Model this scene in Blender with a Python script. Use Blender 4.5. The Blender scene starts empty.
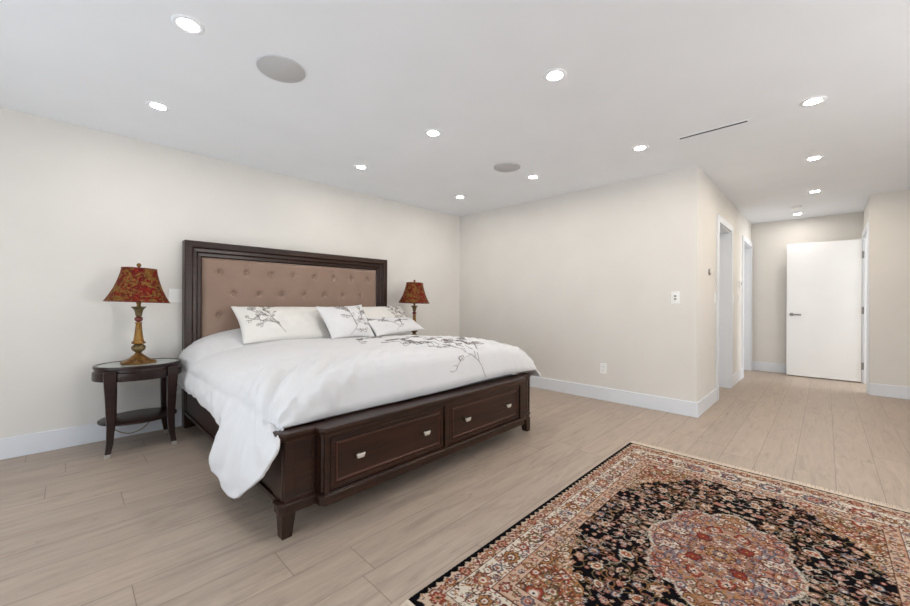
import bpy, bmesh, math, random
import numpy as np
from mathutils import Vector, Matrix, noise
from mathutils.bvhtree import BVHTree

# ------------------------------------------------------------------ camera, world, daylight, exposure
S = bpy.context.scene
COL = S.collection
PI = math.pi
CAM_H = 1.103
FPX, YAW, ROLL = 378.6, 0.7746, 0.0048
cam_data = bpy.data.cameras.new('camera')
cam_data.sensor_width = 36.0
cam_data.lens = FPX * 36.0 / 910.0
cam_data.shift_y = -0.5 / 910.0
cam_data.clip_start = 0.05
cam = bpy.data.objects.new('camera', cam_data)
COL.objects.link(cam)
_d = Vector((-math.sin(YAW), math.cos(YAW), 0))
_r = Vector((math.cos(YAW), math.sin(YAW), 0))
_u = Vector((0, 0, 1))
_r2 = _r * math.cos(ROLL) + _u * math.sin(ROLL)
_u2 = -_r * math.sin(ROLL) + _u * math.cos(ROLL)
M = Matrix((_r2, _u2, -_d)).transposed().to_4x4()
M.translation = Vector((0, 0, CAM_H))
cam.matrix_world = M
S.camera = cam

W = bpy.data.worlds.new('sky')
S.world = W
W.use_nodes = True
W.node_tree.nodes['Background'].inputs['Color'].default_value = (0.80, 0.90, 1.0, 1)
W.node_tree.nodes['Background'].inputs['Strength'].default_value = 1.2

def area(name, loc, rot, sx, sy, power, col):
    l = bpy.data.lights.new(name, 'AREA')
    l.shape = 'RECTANGLE'; l.size = sx; l.size_y = sy
    l.energy = power; l.color = col
    o = bpy.data.objects.new(name, l); COL.objects.link(o)
    o.location = loc; o.rotation_euler = rot
    return o
DAY = (0.82, 0.91, 1.0)
# daylight entering by the glazed doors behind the camera and the window in the right wall
area('daylight_glazed_doors', (-1.0, -1.78, 1.2), (PI/2, 0, 0), 4.6, 2.2, 30.0, DAY)
# added uplight, aimed up through the glazed doors to brighten the ceiling
area('added_uplight_glazed_doors', (-1.0, -1.95, 0.35), (PI/2+0.95, 0, 0), 4.6, 0.9, 20.0, (1.0, 0.98, 0.95))
area('daylight_side_window', (2.88, 2.4, 1.45), (0, PI/2, 0), 1.3, 1.8, 20.0, DAY)
area('added_uplight_side_window', (3.0, 2.4, 0.9), (0, PI/2+0.8, 0), 0.7, 1.8, 100.0, (1.0, 0.98, 0.95))  # added uplight at the side window, lifts the ceiling and right side
area('added_fill_hall_room', (2.84, 7.42, 1.3), (0, PI/2, 0), 1.6, 0.8, 75.0, (0.92, 0.96, 1.0))  # fill light added in the unseen side room to brighten the hall
LENS_STRENGTH = 215.0
LENS_COL = (1.0, 0.95, 0.88)
HALL_STRENGTH = 430.0
HALL_COL = (1.0, 0.89, 0.74)
S.view_settings.view_transform = 'Standard'
S.view_settings.look = 'None'
S.view_settings.gamma = 1.0
S.view_settings.use_curve_mapping = False
S.view_settings.exposure = 0.22

# ------------------------------------------------------------------ helpers: materials
def lin(r, g, b):
    f = lambda c: (c/255/12.92) if c/255 <= 0.04045 else ((c/255+0.055)/1.055)**2.4
    return (f(r), f(g), f(b), 1.0)

class NT:
    def __init__(s, name):
        s.m = bpy.data.materials.new(name); s.m.use_nodes = True
        s.t = s.m.node_tree; s.n = s.t.nodes
        s.b = s.n['Principled BSDF']
        s._c = None
    def node(s, typ, **kw):
        n = s.n.new(typ)
        for k, v in kw.items(): setattr(n, k, v)
        return n
    def put(s, sock, v):
        if v is None: return
        if isinstance(v, bpy.types.NodeSocket): s.t.links.new(v, sock)
        else: sock.default_value = v
    def coord(s):
        if s._c is None: s._c = s.node('ShaderNodeTexCoord').outputs['Object']
        return s._c
    def math(s, op, a, b=None, c=None):
        n = s.node('ShaderNodeMath', operation=op)
        s.put(n.inputs[0], a); s.put(n.inputs[1], b)
        if c is not None: s.put(n.inputs[2], c)
        return n.outputs[0]
    def sep(s, v):
        n = s.node('ShaderNodeSeparateXYZ'); s.put(n.inputs[0], v); return n.outputs
    def comb(s, x, y, z):
        n = s.node('ShaderNodeCombineXYZ')
        s.put(n.inputs[0], x); s.put(n.inputs[1], y); s.put(n.inputs[2], z)
        return n.outputs[0]
    def scale(s, v, sc):
        n = s.node('ShaderNodeMapping'); s.put(n.inputs['Vector'], v); n.inputs['Scale'].default_value = sc
        return n.outputs[0]
    def noise(s, v, scale, detail=3, rough=0.5, dist=0.0):
        n = s.node('ShaderNodeTexNoise'); s.put(n.inputs['Vector'], v)
        n.inputs['Scale'].default_value = scale; n.inputs['Detail'].default_value = detail
        n.inputs['Roughness'].default_value = rough; n.inputs['Distortion'].default_value = dist
        return n.outputs['Fac']
    def ramp(s, f, stops, interp='LINEAR'):
        n = s.node('ShaderNodeValToRGB'); s.put(n.inputs[0], f)
        n.color_ramp.interpolation = interp
        e = n.color_ramp.elements
        while len(e) < len(stops): e.new(0.5)
        for i, (p, c) in enumerate(stops):
            e[i].position = p; e[i].color = c if len(c) == 4 else (*c, 1)
        return n.outputs[0]
    def mix(s, f, a, b, typ='MIX'):
        n = s.node('ShaderNodeMix', data_type='RGBA', blend_type=typ)
        s.put(n.inputs[0], f); s.put(n.inputs[6], a); s.put(n.inputs[7], b)
        return n.outputs[2]
    def bump(s, h, strength=0.2, dist=0.01):
        n = s.node('ShaderNodeBump'); s.put(n.inputs['Height'], h)
        n.inputs['Strength'].default_value = strength; n.inputs['Distance'].default_value = dist
        s.t.links.new(n.outputs[0], s.b.inputs['Normal'])
    def set(s, **kw):
        for k, v in kw.items(): s.put(s.b.inputs[k.replace('_', ' ')], v)
        return s

def paint(name, c, rough=0.5, var=0.015, scale=14, bump=0.03, metal=0.0, spec=0.5):
    t = NT(name)
    f = t.noise(t.coord(), scale, 4)
    d = tuple(max(0, x*(1-var*4)) for x in c[:3]) + (1,)
    l = tuple(min(1, x*(1+var*2)) for x in c[:3]) + (1,)
    t.set(Base_Color=t.ramp(f, [(0.3, d), (0.7, l)]), Roughness=rough, Metallic=metal)
    t.b.inputs['Specular IOR Level'].default_value = spec
    if bump: t.bump(t.noise(t.coord(), scale*20, 2), bump, 0.002)
    return t.m

def wood_dark(name, a, b, rough=0.32, axis=1):
    t = NT(name)
    sc = [34, 34, 34]; sc[axis] = 2.2
    v = t.scale(t.coord(), tuple(sc))
    f = t.noise(v, 1.0, 5, 0.6, 0.6)
    t.set(Base_Color=t.ramp(f, [(0.3, a), (0.72, b)]), Roughness=rough)
    t.b.inputs['Coat Weight'].default_value = 0.08
    t.b.inputs['Specular IOR Level'].default_value = 0.35
    t.b.inputs['Coat Roughness'].default_value = 0.18
    t.bump(f, 0.06, 0.002)
    return t.m

def floor_mat():
    t = NT('greige oak planks')
    x, y, z = t.sep(t.coord())
    w = 0.197
    px = t.math('DIVIDE', t.math('ADD', x, 0.344), w)
    ix = t.math('FLOOR', px)
    fx = t.math('FRACT', px)
    wn = t.node('ShaderNodeTexWhiteNoise', noise_dimensions='1D'); t.put(wn.inputs['W'], ix)
    off = t.math('MULTIPLY', wn.outputs['Value'], 1.85)
    py = t.math('DIVIDE', t.math('ADD', y, off), 1.85)
    iy = t.math('FLOOR', py)
    fy = t.math('FRACT', py)
    wn2 = t.node('ShaderNodeTexWhiteNoise', noise_dimensions='2D'); t.put(wn2.inputs['Vector'], t.comb(ix, iy, 0))
    rnd = wn2.outputs['Value']
    # grain, shifted from board to board
    gv = t.comb(t.math('ADD', t.math('MULTIPLY', x, 20.0), t.math('MULTIPLY', rnd, 37.0)),
                t.math('ADD', t.math('MULTIPLY', y, 2.4), t.math('MULTIPLY', rnd, 91.0)), 0.0)
    g1 = t.noise(gv, 1.0, 6, 0.62, 1.3)
    gv2 = t.comb(t.math('ADD', t.math('MULTIPLY', x, 90.0), t.math('MULTIPLY', rnd, 17.0)),
                 t.math('MULTIPLY', y, 3.0), 0.0)
    g2 = t.noise(gv2, 1.0, 3, 0.6)
    g3 = t.noise(t.comb(t.math('ADD', t.math('MULTIPLY', x, 14.0), t.math('MULTIPLY', rnd, 53.0)), t.math('MULTIPLY', y, 3.2), 0), 1.0, 4, 0.6, 2.6)
    base = t.ramp(g1, [(0.22, lin(148, 132, 118)), (0.45, lin(172, 155, 140)), (0.75, lin(187, 170, 153))])
    base = t.mix(t.math('MULTIPLY', t.math('SUBTRACT', 1.0, g2), 0.20), base, lin(146, 128, 116))
    kn = t.ramp(g3, [(0.62, (0, 0, 0)), (0.76, (1, 1, 1))])
    base = t.mix(t.math('MULTIPLY', kn, 0.42), base, lin(112, 96, 87))
    tone = t.ramp(rnd, [(0.0, (0.94, 0.94, 0.945)), (0.5, (1.0, 1.0, 1.0)), (1.0, (1.03, 1.025, 1.02))])
    base = t.mix(1.0, base, tone, 'MULTIPLY')
    # seams
    ex = t.math('MINIMUM', fx, t.math('SUBTRACT', 1.0, fx))
    ey = t.math('MINIMUM', fy, t.math('SUBTRACT', 1.0, fy))
    sx = t.math('LESS_THAN', ex, 0.007)
    sy = t.math('LESS_THAN', ey, 0.0009)
    seam = t.math('MAXIMUM', sx, sy)
    base = t.mix(t.math('MULTIPLY', seam, 0.62), base, lin(96, 80, 70))
    t.set(Base_Color=base, Roughness=t.math('ADD', 0.36, t.math('MULTIPLY', g1, 0.14)))
    t.b.inputs['Specular IOR Level'].default_value = 0.4
    h = t.math('SUBTRACT', t.math('MULTIPLY', g2, 0.25), seam)
    t.bump(h, 0.12, 0.002)
    return t.m

def fabric(name, c, rough=0.85, weave=900, strength=0.05, sheen=0.2, var=0.02):
    t = NT(name)
    f = t.noise(t.coord(), 5.0, 4)
    d = tuple(max(0, x*(1-var*3)) for x in c[:3]) + (1,)
    t.set(Base_Color=t.ramp(f, [(0.3, d), (0.7, c)]), Roughness=rough)
    t.b.inputs['Sheen Weight'].default_value = sheen
    t.bump(t.noise(t.coord(), weave, 2), strength, 0.001)
    return t.m

def shade_mat():
    t = NT('red and gold damask')
    v = t.coord()
    n1 = t.noise(v, 11.0, 2, 0.45, 2.2)
    a = t.math('ABSOLUTE', t.math('SINE', t.math('MULTIPLY', n1, 26.0)))
    n2 = t.noise(t.scale(v, (1, 1, 1.3)), 17.0, 2, 0.5, 1.4)
    red = t.ramp(t.noise(v, 30, 3), [(0.3, lin(66, 2, 4)), (0.7, lin(118, 4, 5))])
    gold = t.ramp(t.noise(v, 60, 3), [(0.3, lin(76, 58, 22)), (0.7, lin(132, 100, 42))])
    blob = t.ramp(n2, [(0.50, (0, 0, 0)), (0.54, (1, 1, 1))])
    line = t.ramp(a, [(0.10, (1, 1, 1)), (0.24, (0, 0, 0))])
    f = t.math('MAXIMUM', t.math('MULTIPLY', blob, 0.9), line)
    col = t.mix(f, red, gold)
    edge = t.math('MULTIPLY', blob, line)
    col = t.mix(t.math('MULTIPLY', edge, 0.8), col, lin(140, 26, 20))
    t.set(Base_Color=col, Roughness=0.7)
    t.b.inputs['Specular IOR Level'].default_value = 0.2
    t.bump(t.noise(v, 500, 2), 0.08, 0.001)
    return t.m

def antique(name, a, b, c, rough=0.38, metal=0.35, scale=26):
    t = NT(name)
    f = t.noise(t.coord(), scale, 5, 0.65, 0.8)
    t.set(Base_Color=t.ramp(f, [(0.28, a), (0.5, b), (0.74, c)]), Roughness=rough, Metallic=metal)
    t.bump(f, 0.25, 0.004)
    return t.m

def emission(name, c, s):
    t = NT(name)
    e = t.node('ShaderNodeEmission')
    e.inputs[0].default_value = (*c[:3], 1); e.inputs[1].default_value = s
    t.t.links.new(e.outputs[0], t.n['Material Output'].inputs[0])
    return t.m

def vcol_mat(name, attr):
    t = NT(name)
    a = t.node('ShaderNodeVertexColor'); a.layer_name = attr
    f = t.noise(t.coord(), 240, 3)
    col = t.mix(0.38, a.outputs['Color'], t.ramp(f, [(0.3, (0.35, 0.35, 0.35)), (0.7, (0.95, 0.95, 0.95))]), 'MULTIPLY')
    t.set(Base_Color=col, Roughness=0.9)
    t.b.inputs['Specular IOR Level'].default_value = 0.04
    t.bump(t.noise(t.coord(), 420, 2), 0.25, 0.002)
    return t.m

def glass_pane_mat():
    t = NT('window glass')
    tr = t.node('ShaderNodeBsdfTransparent'); gl = t.node('ShaderNodeBsdfGlossy')
    gl.inputs['Roughness'].default_value = 0.02
    mx = t.node('ShaderNodeMixShader'); mx.inputs[0].default_value = 0.06
    t.t.links.new(tr.outputs[0], mx.inputs[1]); t.t.links.new(gl.outputs[0], mx.inputs[2])
    t.t.links.new(mx.outputs[0], t.n['Material Output'].inputs[0])
    return t.m

WALL = paint('cream wall paint', lin(224, 220, 214), 0.75, 0.006, 3, 0.03, spec=0.3)
CEIL = paint('white ceiling paint', lin(240, 243, 247), 0.85, 0.004, 3, 0.02, spec=0.2)
TRIM = paint('white satin trim paint', lin(226, 229, 234), 0.4, 0.004, 4, 0.01)
DOORW = paint('white door paint', lin(236, 236, 236), 0.42, 0.004, 4, 0.01)
FLOOR = floor_mat()
ESP = wood_dark('espresso wood', lin(27, 14, 9), lin(58, 32, 20), 0.33, 1)
ESPV = wood_dark('espresso wood upright grain', lin(27, 14, 9), lin(58, 32, 20), 0.33, 2)
ESPX = wood_dark('espresso wood rail grain', lin(26, 13, 9), lin(52, 27, 19), 0.33, 0)
EDGE = wood_dark('lighter brown drawer edge', lin(48, 25, 17), lin(84, 48, 34), 0.35, 1)  # drawer bead, a lighter brown than the rest of the drawer
NIGHT = wood_dark('black brown wood', lin(26, 16, 16), lin(52, 33, 30), 0.28, 1)
PANEL = fabric('mauve tan satin', lin(140, 113, 96), 0.5, 700, 0.04, 0.5, 0.03)
COTTON = fabric('white cotton', lin(219, 218, 219), 0.85, 900, 0.04, 0.15, 0.008)
COTTON2 = fabric('cream white cotton', lin(223, 220, 215), 0.85, 900, 0.04, 0.15, 0.01)
THREAD = fabric('grey brown thread', lin(138, 129, 125), 0.8, 900, 0.05, 0.1, 0.04)
SILVER = paint('brushed nickel', (0.80, 0.77, 0.72, 1), 0.38, 0.02, 60, 0.02, 0.75)
FERR = paint('dull nickel', (0.5, 0.47, 0.43, 1), 0.4, 0.02, 60, 0.02, 0.6)
PLASTIC = paint('white plastic', lin(240, 240, 238), 0.35, 0.004, 10, 0.0)
GREYPL = paint('grey plastic', lin(138, 136, 133), 0.4, 0.01, 10, 0.0)
DARKPL = paint('dark slot', lin(22, 22, 24), 0.6, 0.01, 10, 0.0)
GRILLE = paint('painted speaker grille', lin(194, 194, 195), 0.8, 0.01, 300, 0.2)
SHADE = shade_mat()
GOLD = antique('antique gold leaf', lin(66, 42, 18), lin(124, 86, 38), lin(160, 124, 66), 0.36, 0.45)
OLIVE = antique('gold and olive glaze', lin(84, 56, 18), lin(148, 104, 36), lin(124, 108, 54), 0.3, 0.3, 18)
BRONZE = antique('verdigris bronze', lin(58, 50, 34), lin(112, 92, 56), lin(98, 104, 84), 0.42, 0.4)
ROSE = antique('antique red glaze', lin(70, 22, 24), lin(112, 44, 42), lin(130, 76, 56), 0.32, 0.2)
GLASSTOP = paint('pale glass tray top', lin(176, 186, 180), 0.06, 0.01, 6, 0.0, spec=0.8)
CORD = paint('gold translucent cord', lin(136, 116, 78), 0.4, 0.02, 40, 0.0)
LENS = emission('lit downlight lens', LENS_COL, LENS_STRENGTH)
LENS_HALL = emission('lit warm downlight lens', HALL_COL, HALL_STRENGTH)
PANE = glass_pane_mat()
ALU = paint('dark window frame', lin(60, 60, 62), 0.4, 0.01, 12, 0.0)

# ------------------------------------------------------------------ helpers: geometry
class MB:
    """collects faces of one mesh object"""
    def __init__(s): s.v = []; s.f = []; s.mi = []; s.cur = 0
    def add(s, vs, fs):
        o = len(s.v); s.v += [tuple(v) for v in vs]
        s.f += [tuple(i+o for i in f) for f in fs]; s.mi += [s.cur]*len(fs)
    def box(s, x0, x1, y0, y1, z0, z1):
        x0, x1 = min(x0, x1), max(x0, x1); y0, y1 = min(y0, y1), max(y0, y1); z0, z1 = min(z0, z1), max(z0, z1)
        s.add([(x0,y0,z0),(x1,y0,z0),(x1,y1,z0),(x0,y1,z0),(x0,y0,z1),(x1,y0,z1),(x1,y1,z1),(x0,y1,z1)],
              [(0,3,2,1),(4,5,6,7),(0,1,5,4),(1,2,6,5),(2,3,7,6),(3,0,4,7)])
    def loft(s, rings, cap=True, closed=True):
        n = len(rings[0]); vs = [p for r in rings for p in r]; fs = []
        for i in range(len(rings)-1):
            for j in range(n if closed else n-1):
                k = (j+1) % n
                fs.append((i*n+j, i*n+k, (i+1)*n+k, (i+1)*n+j))
        if cap and closed:
            fs.append(tuple(range(n-1, -1, -1)))
            fs.append(tuple((len(rings)-1)*n + j for j in range(n)))
        s.add(vs, fs)
    def lathe(s, prof, c=(0,0,0), n=32, sx=1.0, sy=1.0, lobes=0, lobe_amp=0.0, lobe_z=None):
        rings = []
        for r, z in prof:
            ring = []
            for j in range(n):
                a = 2*PI*j/n
                rr = r
                if lobes and (lobe_z is None or z <= lobe_z): rr = r*(1 + lobe_amp*math.cos(lobes*a))
                ring.append((c[0]+rr*sx*math.cos(a), c[1]+rr*sy*math.sin(a), c[2]+z))
            rings.append(ring)
        s.loft(rings)
    def tube(s, pts, r, n=8):
        pts = [Vector(p) for p in pts]; rings = []
        up = Vector((0, 0, 1))
        for i, p in enumerate(pts):
            d = (pts[min(i+1, len(pts)-1)] - pts[max(i-1, 0)]).normalized()
            a = d.cross(up)
            if a.length < 1e-3: a = d.cross(Vector((1, 0, 0)))
            a.normalize(); b = d.cross(a)
            rr = r[i] if isinstance(r, (list, tuple)) else r
            rings.append([p + a*rr*math.cos(2*PI*j/n) + b*rr*math.sin(2*PI*j/n) for j in range(n)])
        s.loft(rings)
    def prism(s, poly, z0, z1):
        s.loft([[(x, y, z0) for x, y in poly], [(x, y, z1) for x, y in poly]])
    def build(s, name, mat, parent=None, smooth=False, bevel=0.0, T=None, sharp=None, segs=2):
        me = bpy.data.meshes.new(name)
        vs = s.v if T is None else [tuple(T(*v)) for v in s.v]
        me.from_pydata(vs, [], s.f)
        mats = mat if isinstance(mat, (list, tuple)) else [mat]
        for m in mats: me.materials.append(m)
        if len(mats) > 1: me.polygons.foreach_set('material_index', s.mi)
        bm = bmesh.new(); bm.from_mesh(me)
        bmesh.ops.recalc_face_normals(bm, faces=bm.faces); bm.to_mesh(me); bm.free()
        if smooth: me.polygons.foreach_set('use_smooth', [True]*len(me.polygons))
        o = bpy.data.objects.new(name, me); COL.objects.link(o)
        if smooth and sharp is not None:
            me.set_sharp_from_angle(angle=math.radians(sharp))
        if bevel:
            b = o.modifiers.new('bevel', 'BEVEL'); b.width = bevel; b.segments = segs; b.limit_method = 'ANGLE'
            b.angle_limit = math.radians(40)
        if parent is not None: put(o, parent)
        return o

def put(o, parent):
    """parent o, keeping its mesh where it was made in world space"""
    o.parent = parent
    o.matrix_parent_inverse = parent.matrix_basis.inverted()

def tag(o, label, cat, group=None, kind=None):
    o['label'] = label; o['category'] = cat
    if group: o['group'] = group
    if kind: o['kind'] = kind
    return o
def thing(name, label, cat, loc, group=None):
    o = bpy.data.objects.new(name, None); COL.objects.link(o)
    o.location = loc; o.empty_display_size = 0.1
    return tag(o, label, cat, group)
def struct(o):
    o['kind'] = 'structure'; return o
def copy_tree(root, delta, label):
    r = root.copy(); COL.objects.link(r); r.location = root.location + Vector(delta); r['label'] = label
    def rec(src, dst):
        for ch in list(src.children):
            c = ch.copy(); COL.objects.link(c); c.parent = dst
            c.matrix_parent_inverse = ch.matrix_parent_inverse.copy()
            rec(ch, c)
    rec(root, r)
    return r
def sboxes(name, mat, boxes, bevel=0.0, parent=None):
    m = MB()
    for b in boxes: m.box(*b)
    o = m.build(name, mat, parent, bevel=bevel)
    if parent is None: struct(o)
    return o
def smooth(t): t = max(0.0, min(1.0, t)); return t*t*(3-2*t)
def interp(x, xs, ys):
    return float(np.interp(x, xs, ys))

# ------------------------------------------------------------------ room shell
XL, YB, XC, YF, YR, H = -4.081, 4.269, -0.891, 8.008, 6.856, 2.441
XH, XR, Y0 = 0.385, 2.70, -1.60
T = 0.12
sboxes('floor', FLOOR, [(XL-T, XR+T, Y0-T, YF+T, -0.10, 0)])
sboxes('ceiling', CEIL, [(XL-T, XR+T, Y0-T, YF+T, H, H+0.10)])
sboxes('wall_left', WALL, [(XL-T, XL, Y0-T, YB+T, 0, H)])
sboxes('wall_back', WALL, [(XL, XC, YB, YB+T, 0, H)])
O1 = (5.245, 6.050); O2 = (7.075, 7.905); OH = 2.045
sboxes('wall_hall_left', WALL, [(XC-T, XC, YB+T, O1[0], 0, H), (XC-T, XC, O1[1], O2[0], 0, H), (XC-T, XC, O2[1], YF, 0, H),
                                (XC-T, XC, O1[0], O1[1], OH, H), (XC-T, XC, O2[0], O2[1], OH, H)])
sboxes('wall_far', WALL, [(XC-T, XR, YF, YF+T, 0, H)])
O3 = (6.955, 7.775)
sboxes('wall_hall_right', WALL, [(XH, XR, YR, YR+T*0.7, 0, H), (XH, XH+T, O3[1], YF, 0, H), (XH, XH+T, YR+T*0.7, O3[0], 0, H), (XH, XH+T, O3[0], O3[1], OH, H)])
sboxes('wall_right', WALL, [(XR, XR+T, Y0-T, 1.5, 0, H), (XR, XR+T, 3.3, 7.02, 0, H), (XR, XR+T, 7.82, YF+T, 0, H), (XR, XR+T, 7.02, 7.82, 0, 0.5), (XR, XR+T, 7.02, 7.82, 2.1, H), (XR, XR+T, 1.5, 3.3, 0, 0.75), (XR, XR+T, 1.5, 3.3, 2.15, H)])
WX0, WX1, WZ1 = -3.3, 1.3, 2.25
sboxes('wall_front', WALL, [(XL, WX0, Y0-T, Y0, 0, H), (WX1, XR, Y0-T, Y0, 0, H), (WX0, WX1, Y0-T, Y0, WZ1, H)])
# glazed doors behind the camera, window in the right wall
def glazing(name, boxes, panes):
    o = sboxes(name, ALU, boxes)
    m = MB()
    for p in panes: m.box(*p)
    m.build('pane', PANE, o)
    return o
fr = [(WX0, WX1, Y0-0.09, Y0-0.03, 0, 0.06), (WX0, WX1, Y0-0.09, Y0-0.03, WZ1-0.06, WZ1)]
for k in range(5):
    xk = WX0 + (WX1-WX0)*k/4
    fr.append((max(WX0, xk-0.03), min(WX1, xk+0.03), Y0-0.09, Y0-0.03, 0.06, WZ1-0.06))
glazing('window_1', fr, [(WX0+0.03, WX1-0.03, Y0-0.064, Y0-0.058, 0.06, WZ1-0.06)])
glazing('window_2', [(XR+0.03, XR+0.09, 1.5, 3.3, 0.75, 0.81), (XR+0.03, XR+0.09, 1.5, 3.3, 2.09, 2.15), (XR+0.03, XR+0.09, 1.5, 1.56, 0.81, 2.09), (XR+0.03, XR+0.09, 3.24, 3.3, 0.81, 2.09), (XR+0.03, XR+0.09, 2.37, 2.43, 0.81, 2.09)],
        [(XR+0.058, XR+0.064, 1.56, 3.24, 0.81, 2.09)])

glazing('added_window_3', [(XR+0.03, XR+0.09, 7.02, 7.82, 0.5, 0.55), (XR+0.03, XR+0.09, 7.02, 7.82, 2.05, 2.1), (XR+0.03, XR+0.09, 7.02, 7.07, 0.55, 2.05), (XR+0.03, XR+0.09, 7.77, 7.82, 0.55, 2.05)],  # unseen window, added as an opening for the hall fill light
        [(XR+0.058, XR+0.064, 7.07, 7.77, 0.55, 2.05)])

# baseboards
BH, BT = 0.145, 0.016
sboxes('baseboard_left', TRIM, [(XL, XL+BT, Y0, YB, 0, BH)], 0.003)
sboxes('baseboard_back', TRIM, [(XL+BT, XC+BT, YB-BT, YB, 0, BH)], 0.003)
CW = 0.078
sboxes('baseboard_hall_left', TRIM, [(XC, XC+BT, YB, O1[0]-CW, 0, BH), (XC, XC+BT, O1[1]+CW, O2[0]-CW, 0, BH)], 0.003)
sboxes('baseboard_far', TRIM, [(XC, XH, YF-BT, YF, 0, BH)], 0.003)
sboxes('baseboard_right', TRIM, [(XH-0.0, XR, YR-BT, YR, 0, BH)], 0.003)
# casings and jamb linings
def casing(name, x, y0, y1, side, depth):
    """side +1: casing proud of a wall facing +x"""
    c = 0.020*side
    b = [(x, x+c, y0-CW, y0, 0, OH+CW), (x, x+c, y1, min(y1+CW, YF-0.002), 0, OH+CW), (x, x+c, y0, y1, OH, OH+CW)]
    j = -side*depth
    b += [(x, x+j, y0, y0+0.014, 0, OH), (x, x+j, y1-0.014, y1, 0, OH), (x, x+j, y0+0.014, y1-0.014, OH-0.014, OH)]
    return sboxes(name, TRIM, b, 0.002)
casing('trim_1', XC, O1[0], O1[1], 1, 0.12)
casing('trim_2', XC, O2[0], O2[1], 1, 0.12)
casing('trim_3', XH, O3[0], O3[1], -1, 0.12)
# closed slabs at the back of the two left openings
sboxes('door_1', DOORW, [(XC-0.165, XC-0.125, O1[0]-0.02, O1[1]+0.02, 0.008, OH)], 0.002)
sboxes('door_2', DOORW, [(XC-0.165, XC-0.125, O2[0]-0.02, O2[1]+0.02, 0.008, OH)], 0.002)
# open door standing in front of the far wall
DY = 7.775
d3 = sboxes('door_3', DOORW, [(-0.430, 0.362, DY, DY+0.04, 0.014, 2.022)], 0.003)
m = MB()
m.lathe([(0.0, 0), (0.026, 0), (0.026, 0.008), (0.0, 0.008)], n=20)
hd = MB()
for vs in [m]:
    hd.add([(-0.372+v[0], DY-v[2], 0.945+v[1]) for v in vs.v], vs.f)
hd.tube([(-0.372, DY-0.006, 0.945), (-0.372, DY-0.05, 0.945)], 0.010, 10)
hd.tube([(-0.378, DY-0.05, 0.945), (-0.34, DY-0.052, 0.945), (-0.262, DY-0.05, 0.943)], [0.013, 0.013, 0.012], 10)
hd.build('handle', GREYPL, d3, smooth=True, sharp=40)
for z in (0.24, 1.02, 1.80):
    hg = MB(); hg.box(0.363, 0.384, DY-0.004, DY+0.03, z-0.05, z+0.05); hg.tube([(0.372, DY-0.008, z-0.05), (0.372, DY-0.008, z+0.05)], 0.007, 10)
    hg.build('hinge', GREYPL, d3)

# ------------------------------------------------------------------ bed
bed = thing('bed', 'large king bed with tufted headboard and dark drawers in its footboard', 'bed', (-2.9, 1.75, 0))
# headboard frame: stepped section mitred round an upside-down U
HY0, HY1, HZ = 0.705, 2.828, 1.637
prof = [(0.0, -4.072), (0.0, -3.972), (0.006, -3.964), (0.052, -3.962), (0.058, -3.968), (0.060, -3.980), (0.066, -3.984), (0.092, -3.986), (0.096, -3.992), (0.098, -4.002), (0.104, -4.006), (0.128, -4.008), (0.134, -4.014), (0.136, -4.03), (0.136, -4.072)]
m = MB(); rings = []
for (side, zz) in ((0, 0.0), (0, None), (1, None), (1, 0.0)):
    rings.append([(x, (HY0+i) if side == 0 else (HY1-i), (HZ-i) if zz is None else zz) for i, x in prof])
m.loft(rings)
m.box(-4.072, -4.035, HY0+0.13, HY1-0.13, 0.14, 0.50)
m.build('headboard_frame', ESP, bed, bevel=0.002)
BUT = [(0.981+0.226*k, 1.377) for k in range(8)] + [(1.094+0.226*k, 1.177) for k in range(7)] + [(0.981+0.226*k, 0.976) for k in range(8)]
PY0, PY1, PZ0, PZ1 = HY0+0.134, HY1-0.134, 0.48, HZ-0.134
def panel_x(y, z):
    e = min(y-PY0, PY1-y, PZ1-z, z-PZ0)
    x = -4.030 + 0.034*math.sqrt(max(0.0, 1-(1-min(1, max(0, e)/0.045))**2))
    for by, bz in BUT:
        d2 = (y-by)**2 + (z-bz)**2
        if d2 < 0.03:
            d = math.sqrt(d2)
            a = math.atan2(z-bz, y-by)
            x -= 0.024*math.exp(-(d/0.020)**2) + 0.007*math.exp(-(d/0.055)**2)*(1+0.35*math.cos(6*a+1.2*by*9))
    return x
m = MB(); ny, nz = 190, 104
vs = [(panel_x(PY0+(PY1-PY0)*i/ny, PZ0+(PZ1-PZ0)*j/nz), PY0+(PY1-PY0)*i/ny, PZ0+(PZ1-PZ0)*j/nz) for i in range(ny+1) for j in range(nz+1)]
fs = [(i*(nz+1)+j, (i+1)*(nz+1)+j, (i+1)*(nz+1)+j+1, i*(nz+1)+j+1) for i in range(ny) for j in range(nz)]
m.add(vs, fs)
m.box(-4.034, -4.0305, PY0, PY1, PZ0, PZ1)
pan = m.build('upholstered_panel', PANEL, bed, smooth=True)
pan['label'] = 'mauve tan tufted satin panel'
for by, bz in BUT:
    m = MB(); rings = []
    for r, dx in ((0.0145, -0.003), (0.0145, 0.001), (0.012, 0.005), (0.007, 0.0075), (0.001, 0.0085)):
        rings.append([(-4.021+dx, by+r*math.cos(2*PI*k/12), bz+r*math.sin(2*PI*k/12)) for k in range(12)])
    m.loft(rings); m.build('button', PANEL, pan, smooth=True)

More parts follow.
